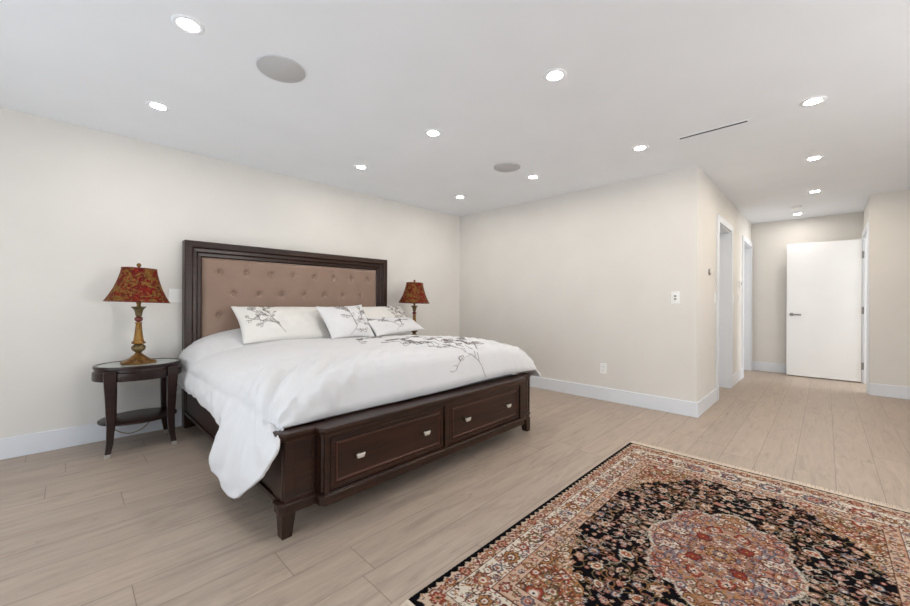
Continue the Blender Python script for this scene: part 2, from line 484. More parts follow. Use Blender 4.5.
# footboard, in its own frame: l along the foot, o outwards; turned a degree off the room's axis
FA = 0.0165
def FT(o, l, z):
    return (-1.790 + o*math.cos(FA) - l*math.sin(FA), 0.690 + l*math.cos(FA) + o*math.sin(FA), z)
FL = 2.115; B0, B1, BP = 0.170, 1.945, 0.058
def plan(d, ch=0.021, back=-0.075):
    """outline with the breakfront, grown outwards by d"""
    return [(back, -d), (-ch+d*0.4, -d), (d, ch-d*0.4), (d, B0-d), (BP+d-ch, B0-d), (BP+d, B0-d+ch), (BP+d, B1+d-ch), (BP+d-ch, B1+d),
            (d, B1+d), (d, FL-ch+d*0.4), (-ch+d*0.4, FL+d), (back, FL+d)]
def stack(levels, **k):
    mm = MB(); mm.loft([[(x, y, z) for x, y in plan(d, **k)] for d, z in levels]); return mm
foot = stack([(-0.010, 0.15), (-0.010, 0.452)])
# drawer surround: stiles and rails stand proud of the recessed face
dz0, dz1 = 0.176, 0.430
D1 = (0.216, 0.998); D2 = (1.056, 1.858)
ff = BP
for b in ((B0+0.012, D1[0]-0.010), (D1[1]+0.010, D2[0]-0.010), (D2[1]+0.010, B1-0.012)):
    foot.box(ff-0.012, ff+0.004, b[0], b[1], 0.160, 0.452)
foot.box(ff-0.012, ff+0.0035, B0+0.012, B1-0.012, dz1+0.008, 0.452)
foot.box(ff-0.012, ff+0.0035, B0+0.012, B1-0.012, 0.160, dz0-0.008)
# wing frames round flat recessed panels
for a, b in ((0.004, B0-0.006), (B1+0.006, FL-0.004)):
    foot.box(-0.016, -0.003, a+0.012, a+0.058, 0.16, 0.452); foot.box(-0.016, -0.003, b-0.012, b, 0.16, 0.452)
    foot.box(-0.016, -0.0032, a+0.012, b, 0.43, 0.452); foot.box(-0.016, -0.0032, a+0.012, b, 0.16, 0.182)
fb = foot.build('footboard', ESP, bed, T=FT, bevel=0.002)
stack([(-0.008, 0.444), (0.002, 0.450), (0.004, 0.460), (0.009, 0.467), (0.012, 0.473), (0.012, 0.484), (0.009, 0.489), (-0.01, 0.490)]).build('cap_moulding', ESP, fb, T=FT, bevel=0.0015)
stack([(-0.006, 0.108), (0.004, 0.110), (0.004, 0.146), (0.012, 0.149), (0.012, 0.158), (0.002, 0.165), (-0.01, 0.166)]).build('base_moulding', ESP, fb, T=FT, bevel=0.0015)
def rect_steps(mm, l0, l1, z0, z1, steps, fn):
    """raised panel: concentric rectangles, steps of (inset, height)"""
    rings = []
    for i, h in steps:
        rings.append([fn(h, l0+i, z0+i), fn(h, l1-i, z0+i), fn(h, l1-i, z1-i), fn(h, l0+i, z1-i)])
    mm.loft(rings)
for dl in (D1, D2):
    m = MB()
    g = lambda h, l, z: (ff-0.015+h, l, z)
    rect_steps(m, dl[0], dl[1], dz0, dz1, [(0, -0.004), (0, 0.007), (0.004, 0.010), (0.022, 0.010), (0.024, 0.006), (0.028, 0.006)], g)
    dr = m.build('drawer', ESP, bed, T=FT)
    m = MB(); rings = []
    for i, h in ((0.027, 0.004), (0.028, 0.010), (0.031, 0.012), (0.034, 0.0115), (0.040, 0.007), (0.041, 0.004)):
        rings.append([g(h, dl[0]+i, dz0+i), g(h, dl[1]-i, dz0+i), g(h, dl[1]-i, dz1-i), g(h, dl[0]+i, dz1-i)])
    m.loft(rings, cap=False)
    m.build('bead_edge', EDGE, dr, T=FT)
    for q in (0.205, 0.80):
        c = dl[0] + (dl[1]-dl[0])*q
        m = MB(); zc = 0.306
        m.loft([[(ff-0.008+h, c-a, zc-b0), (ff-0.008+h, c+a, zc-b0), (ff-0.008+h, c+a2, zc+b1), (ff-0.008+h, c-a2, zc+b1)]
                for h, a, b0, a2, b1 in ((0, 0.008, 0.006, 0.008, 0.006), (0.014, 0.008, 0.006, 0.009, 0.006), (0.018, 0.019, 0.011, 0.027, 0.011), (0.026, 0.019, 0.011, 0.027, 0.011), (0.028, 0.016, 0.009, 0.024, 0.009))])
        m.build('handle', SILVER, dr, T=FT, bevel=0.001)
def leg(mm, l0, l1, o0, o1, zt, shrink_l, shrink_o, T=None):
    mm.loft([[(o0+so, l0+sl0, z), (o1, l0+sl0, z), (o1, l1-sl1, z), (o0+so, l1-sl1, z)]
             for z, so, sl0, sl1 in ((0, shrink_o, *shrink_l), (zt*0.75, 0.006, *(s*0.2 for s in shrink_l)), (zt, 0, 0, 0))])
for a, b, sl in ((0.004, 0.068, (0, 0.018)), (FL-0.068, FL-0.004, (0.018, 0))):
    m = MB(); leg(m, a, b, -0.07, 0.002, 0.115, sl, 0.02); m.build('leg', ESPV, bed, T=FT, bevel=0.002)
# side rails with recessed panel and ledge
for ys, sg in ((0.716, -1), (2.806, 1)):
    m = MB()
    y2 = ys - sg*0.028
    m.box(-4.0, -1.87, ys, y2, 0.125, 0.43)
    m.box(-4.0, -1.87, ys+sg*0.010, ys-sg*0.004, 0.125, 0.152)
    m.box(-4.0, -1.87, ys+sg*0.006, ys-sg*0.004, 0.395, 0.43)
    m.box(-4.0, -3.93, ys+sg*0.006, ys-sg*0.004, 0.152, 0.395); m.box(-1.95, -1.87, ys+sg*0.006, ys-sg*0.004, 0.152, 0.395)
    m.build('side_rail', ESPX, bed, bevel=0.003)
m = MB()
for k in range(9): m.box(-3.9+0.235*k, -3.8+0.235*k, 0.744, 2.778, 0.30, 0.32)
m.build('slats', ESP, bed)
mt = MB(); mt.box(-3.985, -1.96, 0.76, 2.76, 0.322, 0.58)
mt = mt.build('mattress', COTTON2, None, bevel=0.05, segs=4)
tag(mt, 'thick king mattress lying in the dark bed frame under the white duvet', 'mattress')

# ------------------------------------------------------------------ duvet
HK = [((-3.99, .668, .41), -3.99), ((-3.79, .660, .388), -3.79), ((-3.3, .655, .392), -3.33), ((-2.85, .652, .372), -2.92), ((-2.585, .648, .345), -2.66),
      ((-2.47, .640, .335), -2.48), ((-2.515, .612, .270), -2.42), ((-2.56, .594, .205), -2.37), ((-2.50, .588, .160), -2.31), ((-2.33, .585, .140), -2.22), ((-2.125, .588, .112), -2.13),
      ((-1.925, .600, .235), -2.06), ((-1.79, .628, .355), -1.99), ((-1.765, .655, .43), -1.93), ((-1.79, .664, .485), -1.88), ((-1.825, .70, .497), -1.845)]
def catmull(pts, n):
    pts = np.array(pts, float); P = np.vstack([2*pts[0]-pts[1], pts, 2*pts[-1]-pts[-2]])
    L = np.concatenate([[0], np.cumsum(np.maximum(0.03, np.linalg.norm(np.diff(pts, axis=0), axis=1)))])
    out = []
    for q in np.linspace(0, L[-1], n):
        i = min(len(pts)-2, int(np.searchsorted(L, q, side='right'))-1); t = (q-L[i])/(L[i+1]-L[i])
        a, b, c, d = P[i], P[i+1], P[i+2], P[i+3]
        out.append(0.5*((2*b)+(c-a)*t+(2*a-5*b+4*c-d)*t*t+(3*b-a-3*c+d)*t**3))
    return np.array(out)
NU, NS, NT_, NR = 190, 40, 120, 26
HC = catmull([(*h, s) for h, s in HK], NU)
ZX = [-4.0, -3.9, -3.75, -3.55, -3.3, -2.9, -2.5, -2.25, -2.1, -2.0, -1.93, -1.88, -1.845]
ZZ = [.875, .865, .815, .742, .745, .765, .780, .785, .782, .775, .760, .710, .500]
YC = 1.75
def duvet_base(u, part, t):
    """u row; part 0 left side hem->shoulder, 1 top, 2 right side; t in 0..1"""
    hx, hy, hz, sx = HC[u]
    fz = smooth((sx+2.15)/0.30)                      # foot end
    zs = 0.54*(1-fz) + 0.497*fz
    zc = interp(sx, ZX, ZZ)
    yl = 0.662*(1-fz) + 0.705*fz
    yr = 2.795 + 0.155*smooth((sx+3.45)/0.8)
    if part == 1:
        n = 2.7
        a = PI*t
        cx, sn = math.cos(a), math.sin(a)
        if cx < 0: n = 2.7 + 0.3*fz*smooth(-cx*3)
        k = math.copysign(abs(cx)**(2/n), cx)
        yc = (yl+yr)/2; hw = (yr-yl)/2
        y = yc - hw*k
        rise = 0.030*smooth((y-1.6)/0.8)*(1-0.5*fz)*smooth((sx+3.5)/0.6)
        z = zs + (zc + rise - zs)*abs(sn)**(2/n)
        return Vector((sx, y, z))
    if part == 0:
        e = smooth(t)
        x = hx + (sx-hx)*(t**0.85)
        y = hy + (yl-hy)*t
        z = hz + (zs-hz)*t
        y -= 0.022*math.sin(PI*t)*(1-fz)
        return Vector((x, y, z))
    tip = smooth((sx+2.3)/0.3)
    hyr = yr + 0.015 + 0.045*tip; hzr = 0.42 + 0.01*tip
    hxr = sx
    y = yr + (hyr-yr)*t + 0.02*math.sin(PI*t); z = zs + (hzr-zs)*t
    return Vector((hxr, y, z))
cols = [(0, i/NS) for i in range(NS)] + [(1, i/NT_) for i in range(NT_)] + [(2, i/NR) for i in range(NR+1)]
G = [[duvet_base(u, p, t) for p, t in cols] for u in range(NU)]
NC = len(cols)
def gnorm(u, c):
    a = G[min(u+1, NU-1)][c]-G[max(u-1, 0)][c]; b = G[u][min(c+1, NC-1)]-G[u][max(c-1, 0)]
    n = b.cross(a)
    n = n.normalized() if n.length > 1e-9 else Vector((0, 0, 1))
    return n
ref = gnorm(60, NS+NT_//2)
sgn = 1 if ref.z > 0 else -1
# distance of every row from the foot edge, measured over the cloth
mid = NS+NT_//2
dist = [0.0]*NU
for u in range(NU-2, -1, -1): dist[u] = dist[u+1] + (G[u+1][mid]-G[u][mid]).length
def crease(q): return (1-abs(math.sin(q/2)))**2.2
def ridge(q):
    s = math.sin(q); return (abs(s)**0.6)*math.copysign(1, s)*0.5+0.5*math.sin(q)
D = [[None]*NC for _ in range(NU)]
for u in range(NU):
    for c in range(NC):
        p = G[u][c]; part, t = cols[c]
        nz = noise.noise(p*4.2)*0.009 + noise.noise(p*11)*0.0045 + noise.noise(Vector((p.x*9, p.y*22, p.z*20)))*0.004 + noise.noise(Vector(((p.x+p.y)*30, (p.x-p.y)*7, p.z*9)))*0.004*math.exp(-(dist[u]/0.8)**2)
        w = 0.0
        # slanting gathers over the foot
        dd = dist[u]
        mk = math.exp(-(dd/0.62)**2) * smooth(dd/0.10) * (1-0.6*smooth((p.y-2.3)/0.5))
        wrp = noise.noise(Vector((p.x*2.2, p.y*2.2, 3.1)))*0.8 + noise.noise(Vector((p.x*6, p.y*6, 7.7)))*0.22
        q = (p.y - 0.95*dd)*2*PI/0.135 + wrp*4.2
        am = 0.35 + 0.9*max(0.0, noise.noise(Vector((p.y*1.9, dd*1.3, 9.0)))+0.35)
        lw = 1.0 if part == 1 else (smooth(t) if part == 0 else 1-smooth(t*2))
        w += ridge(q)*0.0125*mk*am*lw
        q2 = (p.y - 0.7*dd)*2*PI/0.062 + wrp*6
        w += math.sin(q2)*0.0040*mk*am*lw
        mk2 = math.exp(-(dd/0.85)**2) * smooth(dd/0.10) * (1-0.5*smooth((p.y-2.3)/0.4))
        g1 = max(0.0, noise.noise(Vector((p.x*3.1, p.y*3.1, 21.0)))+0.15)
        g2 = max(0.0, noise.noise(Vector((p.x*4.3, p.y*4.3, 37.0)))+0.10)
        w += (crease((p.y-1.05*dd)*2*PI/0.105 + wrp*5)*0.038*g1 + crease((p.y-0.6*dd)*2*PI/0.077 - wrp*4)*0.026*g2)*mk2*lw
        # long drag lines from the left shoulder to the corner
        if p.y < 1.5:
            ang = math.atan2(p.y-0.55, -(p.x+1.75))
            rr = math.hypot(p.y-0.55, p.x+1.75)
            w += ridge(ang*17 + wrp*1.6)*0.015*math.exp(-((rr-0.55)/0.5)**2)*smooth(rr/0.35)*(1-smooth((p.y-1.0)/0.5))
        if part == 0:
            fl = smooth((u/NU-0.40)/0.12)*(1-smooth((u/NU-0.93)/0.05))
            q = u/NU*2*PI*12 + 1.5*noise.noise(Vector((u*0.05, t*2, 1)))
            w += (0.016*fl*(1-t)**0.7*smooth(t*4+0.30) + 0.006*(1-t)*(1-fl)*math.sin(u*0.21))*math.sin(q)
        if part == 2:
            w += 0.011*t*math.sin(u*0.33)
        edge = smooth(min(u, 8)/8)
        D[u][c] = p + gnorm(u, c)*sgn*(nz+w)*edge
        if part == 1 and D[u][c].z < 0.635 and -3.985 < p.x < -1.93: pass
m = MB()
m.add([D[u][c] for u in range(NU) for c in range(NC)],
      [(u*NC+c, u*NC+c+1, (u+1)*NC+c+1, (u+1)*NC+c) for u in range(NU-1) for c in range(NC-1)])
duv = m.build('duvet', COTTON, None, smooth=True)
sm = duv.modifiers.new('soften', 'SMOOTH'); sm.factor = 0.5; sm.iterations = 1
so = duv.modifiers.new('thickness', 'SOLIDIFY'); so.thickness = 0.014; so.offset = -1
me = duv.data
if me.polygons[60*(NC-1)+mid].normal.z < 0: me.flip_normals()
tag(duv, 'rumpled white duvet spread over the bed, one corner hanging to the floor side', 'duvet')
bvh = BVHTree.FromPolygons(m.v, m.f)

# ------------------------------------------------------------------ embroidery
def spray(rng, pts, n_side, side_len, leaf, both=True, sub=2):
    """a bent stem with side twigs and small leaves; returns 2D polylines"""
    st = []
    P = catmull([(x, y, 0) for x, y in pts], 22)[:, :2]
    st.append([tuple(p) for p in P])
    def leafat(p, a, l):
        w = l*0.30; c, s = math.cos(a), math.sin(a); o = []
        for k in range(9):
            t = k/8*2*PI
            lx = l*0.5*(1-math.cos(t)); ly = w*math.sin(t)
            o.append((p[0]+lx*c-ly*s, p[1]+lx*s+ly*c))
        st.append(o)
    def twig(p, a, l, d):
        q = [p]; aa = a; bend = rng.uniform(-0.16, 0.16)
        for k in range(7):
            aa += bend; q.append((q[-1][0]+l/7*math.cos(aa), q[-1][1]+l/7*math.sin(aa)))
        st.append(q)
        for k in range(2, 8):
            if rng.random() < 0.55: leafat(q[k], aa + rng.choice((-1, 1))*rng.uniform(0.5, 1.0), leaf*rng.uniform(0.7, 1.2))
        if d > 0:
            for k in (3, 5): twig(q[k], aa + rng.choice((-1, 1))*rng.uniform(0.5, 0.8), l*0.55, d-1)
    for i in range(n_side):
        k = int(4 + (len(P)-6)*i/max(1, n_side-1))
        a = math.atan2(P[k][1]-P[k-2][1], P[k][0]-P[k-2][0])
        twig(tuple(P[k]), a + (1 if i % 2 else -1)*rng.uniform(0.4, 0.85), side_len*rng.uniform(0.7, 1.15)*(1-0.4*i/n_side), sub-1)
    a = math.atan2(P[-1][1]-P[-3][1], P[-1][0]-P[-3][0])
    twig(tuple(P[-1]), a, side_len*0.6, 0)
    return st
def stitch(strokes, surf, width, lift):
    m = MB()
    for st in strokes:
        q = [surf(*p) for p in st]
        q = [x for x in q if x is not None]
        if len(q) < 2: continue
        rings = []
        for i, (p, n) in enumerate(q):
            d = q[min(i+1, len(q)-1)][0]-q[max(0, i-1)][0]
            if d.length < 1e-6: d = Vector((1, 0, 0))
            s = d.normalized().cross(n)
            if s.length < 1e-6: continue
            s.normalize(); s *= width/2
            rings.append([p-s-n*0.001, p+n*lift, p+s-n*0.001])
        if len(rings) > 1: m.loft(rings, closed=True)
    return m
def duvet_surf(x, y):
    hit = bvh.ray_cast(Vector((x+0.6, y, 0.78+0.8)), Vector((-0.6, 0, -0.8)))
    if hit[0] is None: return None
    n = hit[1]
    if n.z < 0: n = -n
    return hit[0]+n*0.002, n
rng = random.Random(5)
st = spray(rng, [(-1.66, 2.23), (-1.78, 2.17), (-1.88, 2.04), (-2.05, 1.93), (-2.3, 1.88), (-2.5, 1.90)], 12, 0.24, 0.06, sub=1)
st += spray(rng, [(-1.78, 2.17), (-1.90, 2.18), (-2.12, 2.22)], 5, 0.17, 0.055, sub=1)
st += spray(rng, [(-2.0, 1.95), (-2.25, 2.05), (-2.5, 2.12)], 4, 0.18, 0.055, sub=1)
st += spray(rng, [(-2.55, 1.62), (-2.85, 1.75), (-3.1, 2.1)], 4, 0.2, 0.055, sub=1)
e = stitch(st, duvet_surf, 0.0026, 0.0016).build('embroidery', THREAD, duv)
e['label'] = 'grey embroidered leafy branches'

# ------------------------------------------------------------------ pillows
def pillow(name, label, bl, br, tr, tl, thick, mat, seed, strokes, group, sag=0.02):
    bl, br, tr, tl = [Vector(p) for p in (bl, br, tr, tl)]
    nx, nz = 56, 34
    nrm = (br-bl).cross(tl-bl).normalized()
    if nrm.x < 0: nrm = -nrm
    def mid(u, v):
        # edges drawn in between the pointed corners
        uu = u + (0.5-u)*0.06*math.sin(PI*v)*(2*abs(u-0.5))
        vv = v + (0.5-v)*0.09*math.sin(PI*u)*(2*abs(v-0.5))
        return bl.lerp(br, uu).lerp(tl.lerp(tr, uu), vv)
    def bulge(u, v):
        b = (math.sin(PI*u)*math.sin(PI*v))
        w = noise.noise(Vector((u*5+seed, v*4, seed)))*0.13 + noise.noise(Vector((u*13+seed, v*9, 2*seed)))*0.05
        return thick*0.5*(max(0, b)**0.55)*(1+w)
    def surf(u, v): 
        u = min(1, max(0, u)); v = min(1, max(0, v))
        p = mid(u, v)+nrm*bulge(u, v)
        return p
    m = MB(); idx = {}
    V = []
    for side in (1, -1):
        for i in range(nx+1):
            for j in range(nz+1):
                u, v = i/nx, j/nz
                if i in (0, nx) or j in (0, nz):
                    if side == -1: continue
                    idx[(1, i, j)] = idx[(-1, i, j)] = len(V); V.append(mid(u, v))
                else:
                    idx[(side, i, j)] = len(V); V.append(mid(u, v)+nrm*bulge(u, v)*side)
    F = []
    for side in (1, -1):
        for i in range(nx):
            for j in range(nz):
                f = (idx[(side, i, j)], idx[(side, i+1, j)], idx[(side, i+1, j+1)], idx[(side, i, j+1)])
                F.append(f if side == 1 else f[::-1])
    m.add(V, F)
    o = m.build(name, mat, None, smooth=True)
    tag(o, label, 'pillow', group)
    def ss(u, v):
        p = surf(u, v); e = 0.01
        n = (surf(u+e, v)-surf(u-e, v)).cross(surf(u, v+e)-surf(u, v-e))
        n.normalize()
        if n.dot(nrm) < 0: n = -n
        return p+n*0.002, n
    if strokes:
        e = stitch(strokes, ss, 0.0026, 0.0016).build('embroidery', THREAD, o)
        e['label'] = 'grey embroidered leafy branch'
    return o
GP = 'embroidered pillows on the bed'
rng = random.Random(11)
def flat(st, asp): return [[(x/asp, y) for x, y in s] for s in st]
s1 = spray(rng, [(0.98, 0.12), (0.80, 0.34), (0.72, 0.55), (0.66, 0.82)], 5, 0.30, 0.075, sub=1)
s1 += spray(rng, [(0.80, 0.34), (0.55, 0.42), (0.30, 0.52)], 4, 0.26, 0.075, sub=1)
s1 += spray(rng, [(0.74, 0.50), (0.5, 0.64), (0.36, 0.76)], 3, 0.22, 0.08, sub=1)
pillow('pillow', 'long white pillow at the left of the bed, a grey branch on its left end', (-3.56, 1.045, 0.737), (-3.55, 1.875, 0.735), (-3.885, 1.93, 1.052), (-3.885, 1.035, 1.060), 0.19, COTTON2, 1.3, flat(s1, 2.25), GP)
s3 = [[(2.25-x, y) for x, y in s] for s in s1]
pillow('pillow', 'long white pillow against the right side of the headboard, behind the small cushions', (-3.56, 2.22, 0.745), (-3.56, 3.02, 0.760), (-3.885, 2.985, 1.055), (-3.885, 2.10, 1.05), 0.17, COTTON2, 4.1, flat(s3, 2.25), GP)
s2 = spray(rng, [(0.42, 0.03), (0.60, 0.25), (0.58, 0.5), (0.55, 0.85)], 6, 0.33, 0.09, sub=1)
s2 += spray(rng, [(0.60, 0.28), (0.8, 0.5), (0.85, 0.75)], 3, 0.22, 0.09, sub=1)
pillow('pillow', 'square white cushion standing in the middle of the bed in front of the long pillow', (-3.37, 1.765, 0.745), (-3.37, 2.255, 0.735), (-3.67, 2.27, 1.075), (-3.66, 1.735, 1.058), 0.13, COTTON, 7.7, s2, GP)
s4 = spray(rng, [(0.55, 0.04), (0.75, 0.3), (0.8, 0.55), (0.9, 0.85)], 4, 0.26, 0.09, sub=1)
s4 += spray(rng, [(0.70, 0.2), (0.5, 0.5), (0.30, 0.72), (0.06, 0.93)], 5, 0.26, 0.09, sub=1)
pillow('pillow', 'small white cushion tilted back low at the right, overlapping the square cushion', (-3.33, 2.245, 0.745), (-3.40, 2.965, 0.785), (-3.64, 2.95, 0.915), (-3.60, 2.235, 0.930), 0.12, COTTON, 9.2, flat(s4, 1.4), GP)

# ------------------------------------------------------------------ nightstands
NX, NY = -3.775, 0.385
EX, EY, NZ = 0.225, 0.262, 0.630
GN = 'nightstands flanking the bed'
ns = thing('nightstand', 'oval dark nightstand with lower shelf left of the bed', 'nightstand', (NX, NY, 0), GN)
def oval(k, z, n=64, d=0.0): return [(NX+(EX*k+d)*math.cos(2*PI*j/n), NY+(EY*k+d)*math.sin(2*PI*j/n), z) for j in range(n)]
m = MB()
m.loft([oval(1, 0.606, d=-0.008), oval(1, 0.609, d=-0.001), oval(1, 0.618), oval(1, 0.629), oval(1, NZ, d=-0.004), oval(1, NZ, d=-0.018), oval(1, NZ-0.006, d=-0.021), oval(1, NZ-0.007, d=-0.16)])
top = m.build('table_top', NIGHT, ns, smooth=True, sharp=35)
m = MB(); m.loft([oval(1, NZ-0.0068, d=-0.0225), oval(1, NZ-0.003, d=-0.0225), oval(1, NZ-0.0025, d=-0.026)])
g = m.build('glass_inset', GLASSTOP, top); g['label'] = 'pale glass inset in the table top'
m = MB(); m.loft([oval(1, 0.524, d=-0.004), oval(1, 0.527, d=0.003), oval(1, 0.537, d=0.005), oval(1, 0.583, d=0.004), oval(1, 0.590, d=-0.006), oval(1, 0.606, d=-0.010)])
m.build('apron', NIGHT, ns, smooth=True, sharp=35)
m = MB(); m.loft([oval(0.90, 0.205, d=-0.012), oval(0.90, 0.209), oval(0.90, 0.221), oval(0.90, 0.225, d=-0.006)])
m.build('shelf', NIGHT, ns, smooth=True, sharp=35)
for sx in (1, -1):
    for sy in (1, -1):
        def ring(z, off, hw):
            hw *= 1.18
            cx = NX + sx*(0.174+off); cy = NY + sy*((0.180 if sx > 0 else 0.168)+off*0.8) + (0 if sx > 0 else 0.018)
            return [(cx-hw, cy-hw, z), (cx+hw, cy-hw, z), (cx+hw, cy+hw, z), (cx-hw, cy+hw, z)]
        m = MB(); m.loft([ring(0.027, 0.010, 0.0140), ring(0.10, -0.004, 0.0165), ring(0.22, -0.010, 0.0195), ring(0.40, -0.006, 0.024), ring(0.55, 0.0, 0.0275), ring(0.604, 0.0, 0.0275)])
        lg = m.build('leg', NIGHT, ns, bevel=0.003)
        m = MB(); m.loft([ring(0.0, 0.015, 0.0125), ring(0.0275, 0.010, 0.0150)])
        fr_ = m.build('ferrule', FERR, lg, bevel=0.0015); fr_['label'] = 'silver metal foot cap'

# ------------------------------------------------------------------ table lamps
LX, LY, LZ = -3.775, 0.380, NZ-0.0025
GL = 'matching red and gold table lamps'
lamp = thing('table_lamp', 'table lamp with red and gold shade on the nightstand left of the bed', 'lamp', (LX, LY, LZ), GL)
def L(name, prof, mat, parent=lamp, n=32, **k):
    mm = MB(); mm.lathe([(r, z if z > LZ+0.7 else LZ+(z-LZ)*1.065) for r, z in prof], (LX, LY, 0), n, **k)
    return mm.build(name, mat, parent, smooth=True, sharp=50)
z0 = LZ
base = L('base', [(0.0, z0), (0.104, z0), (0.108, z0+0.006), (0.102, z0+0.014), (0.084, z0+0.020), (0.066, z0+0.030), (0.054, z0+0.040), (0.040, z0+0.052), (0.024, z0+0.066), (0.019, z0+0.074), (0.0, z0+0.074)], GOLD, n=64, lobes=6, lobe_amp=0.10, lobe_z=z0+0.032)
L('bulb_vase', [(0.0, z0+0.072), (0.016, z0+0.074), (0.022, z0+0.080), (0.037, z0+0.092), (0.043, z0+0.106), (0.041, z0+0.120), (0.031, z0+0.132), (0.020, z0+0.138), (0.0, z0+0.138)], BRONZE, n=48, lobes=12, lobe_amp=0.03)
L('column', [(0.0, z0+0.137), (0.040, z0+0.139), (0.044, z0+0.145), (0.042, z0+0.151), (0.033, z0+0.158), (0.030, z0+0.170), (0.025, z0+0.205), (0.021, z0+0.245), (0.018, z0+0.282), (0.022, z0+0.288), (0.022, z0+0.293), (0.0, z0+0.294)], OLIVE, n=48, lobes=10, lobe_amp=0.04)
L('ball', [(0.0, z0+0.293), (0.010, z0+0.295), (0.021, z0+0.302), (0.0265, z0+0.315), (0.023, z0+0.328), (0.012, z0+0.336), (0.0, z0+0.337)], ROSE)
L('leaf_cup', [(0.0, z0+0.335), (0.015, z0+0.337), (0.019, z0+0.345), (0.020, z0+0.360), (0.026, z0+0.382), (0.036, z0+0.396), (0.044, z0+0.402), (0.040, z0+0.406), (0.020, z0+0.402), (0.0, z0+0.402)], BRONZE, n=48, lobes=8, lobe_amp=0.09)
L('socket', [(0.0, z0+0.40), (0.013, z0+0.40), (0.013, z0+0.425), (0.016, z0+0.43), (0.016, z0+0.47), (0.0, z0+0.475)], GOLD, n=20)
SZ0, SZ1 = 1.092, 1.353
# shade leans slightly to the right
def tilt(x, y, z):
    a = 0.035
    dy, dz_ = y-LY, z-1.235
    return (x, LY + dy*math.cos(a) + dz_*math.sin(a), 1.235 + dz_*math.cos(a) - dy*math.sin(a))
m = MB(); rings = []
sp = [(0.197, 0.0), (0.194, 0.010), (0.172, 0.05), (0.147, 0.105), (0.127, 0.165), (0.113, 0.22), (0.106, 0.261)]
for r, z in sp: rings.append([(LX+r*math.cos(2*PI*j/48), LY+r*math.sin(2*PI*j/48), SZ0+z) for j in range(48)])
for r, z in sp[::-1]: rings.append([(LX+(r-0.003)*math.cos(2*PI*j/48), LY+(r-0.003)*math.sin(2*PI*j/48), SZ0+z) for j in range(48)])
rings.append(rings[0])
m.loft(rings, cap=False)
sh = m.build('lamp_shade', SHADE, lamp, smooth=True, T=tilt, sharp=40); sh['label'] = 'red shade with gold paisley pattern'
for r, z in ((0.197, 0.004), (0.107, 0.259)):
    m = MB()
    m.tube([(LX+r*math.cos(2*PI*j/48), LY+r*math.sin(2*PI*j/48), SZ0+z) for j in range(49)], 0.0035, 6)
    m.build('edge_braid', ROSE, sh, T=tilt, smooth=True)
# harp carries the shade up to the finial
m = MB()
hp = [(0.0, z0+0.44), (0.03, z0+0.46), (0.055, z0+0.55), (0.05, z0+0.66), (0.02, z0+0.712), (0.0, z0+0.720)]
for s_ in (1, -1): m.tube([(LX+s_*r, LY, z) for r, z in hp], 0.0022, 6)
for k in range(3):
    a = 2*PI*k/3; m.tube([(LX, LY, z0+0.720), (LX+0.107*math.cos(a), LY+0.107*math.sin(a), SZ1-0.01)], 0.0018, 6)
m.build('harp', GOLD, lamp, smooth=True)
L('finial', [(0.0, z0+0.720), (0.006, z0+0.722), (0.006, z0+0.734), (0.014, z0+0.744), (0.015, z0+0.754), (0.009, z0+0.764), (0.0, z0+0.768)], GOLD, n=16)
# cord hanging behind the table
m = MB()
cp = catmull([(LX-0.09, LY-0.01, z0+0.006), (LX-0.19, LY, z0+0.014), (LX-0.250, LY+0.0, z0+0.006), (LX-0.272, LY-0.13, 0.50), (LX-0.268, LY-0.145, 0.25), (LX-0.14, LY-0.145, 0.14), (LX-0.10, LY-0.06, 0.075), (LX-0.11, LY+0.03, 0.085), (LX-0.17, LY+0.10, 0.13), (LX-0.24, LY+0.19, 0.21), (-4.066, 0.652, 0.345)], 70)
m.tube([tuple(p) for p in cp], 0.0035, 6)
m.build('cord', CORD, lamp, smooth=True)
dy2 = 3.112-LY
copy_tree(ns, (0, dy2, 0), 'oval dark nightstand right of the bed under the far lamp')
copy_tree(lamp, (0, dy2, 0), 'table lamp with red and gold shade at the far right side of the bed')

# ------------------------------------------------------------------ wall plates
def plate(name, label, cat, c, axis, w, h, toggles, kind='switch', group=None, mat=PLASTIC):
    """axis 'x+': on a wall facing +x; 'y-': facing -y"""
    def tr(o, s, z): return (c[0]+o, c[1]+s, c[2]+z) if axis == 'x+' else (c[0]+s, c[1]-o, c[2]+z)
    t = thing(name, label, cat, c, group)
    m = MB(); m.box(0, 0.007, -w/2, w/2, -h/2, h/2); m.build('cover_plate', mat, t, T=tr, bevel=0.002)
    for k in range(toggles):
        s = (k-(toggles-1)/2)*0.046
        if kind == 'switch':
            m = MB(); m.loft([[(0.0065, s-0.0165, -0.033), (0.0065, s+0.0165, -0.033), (0.0065, s+0.0165, 0.033), (0.0065, s-0.0165, 0.033)],
                              [(0.010, s-0.0155, -0.032), (0.010, s+0.0155, -0.032), (0.013, s+0.0155, 0.032), (0.013, s-0.0155, 0.032)]])
            m.build('rocker', mat, t, T=tr, bevel=0.001)
        else:
            for zz in (0.02, -0.02):
                m = MB(); m.box(0.0065, 0.0095, s-0.0165, s+0.0165, zz-0.0145, zz+0.0145); so_ = m.build('socket_face', mat, t, T=tr, bevel=0.003)
                m = MB()
                for q in (-0.006, 0.006): m.box(0.0093, 0.0098, s+q-0.0012, s+q+0.0012, zz-0.004, zz+0.006)
                m.build('slot', DARKPL, so_, T=tr)
    return t
plate('light_switch', 'white two-rocker switch on the wall between left lamp and headboard', 'switch', (XL, 0.668, 1.152), 'x+', 0.115, 0.117, 2)
plate('wall_outlet', 'white outlet low on the wall between nightstand and headboard', 'outlet', (XL, 0.668, 0.345), 'x+', 0.072, 0.117, 1, 'outlet')
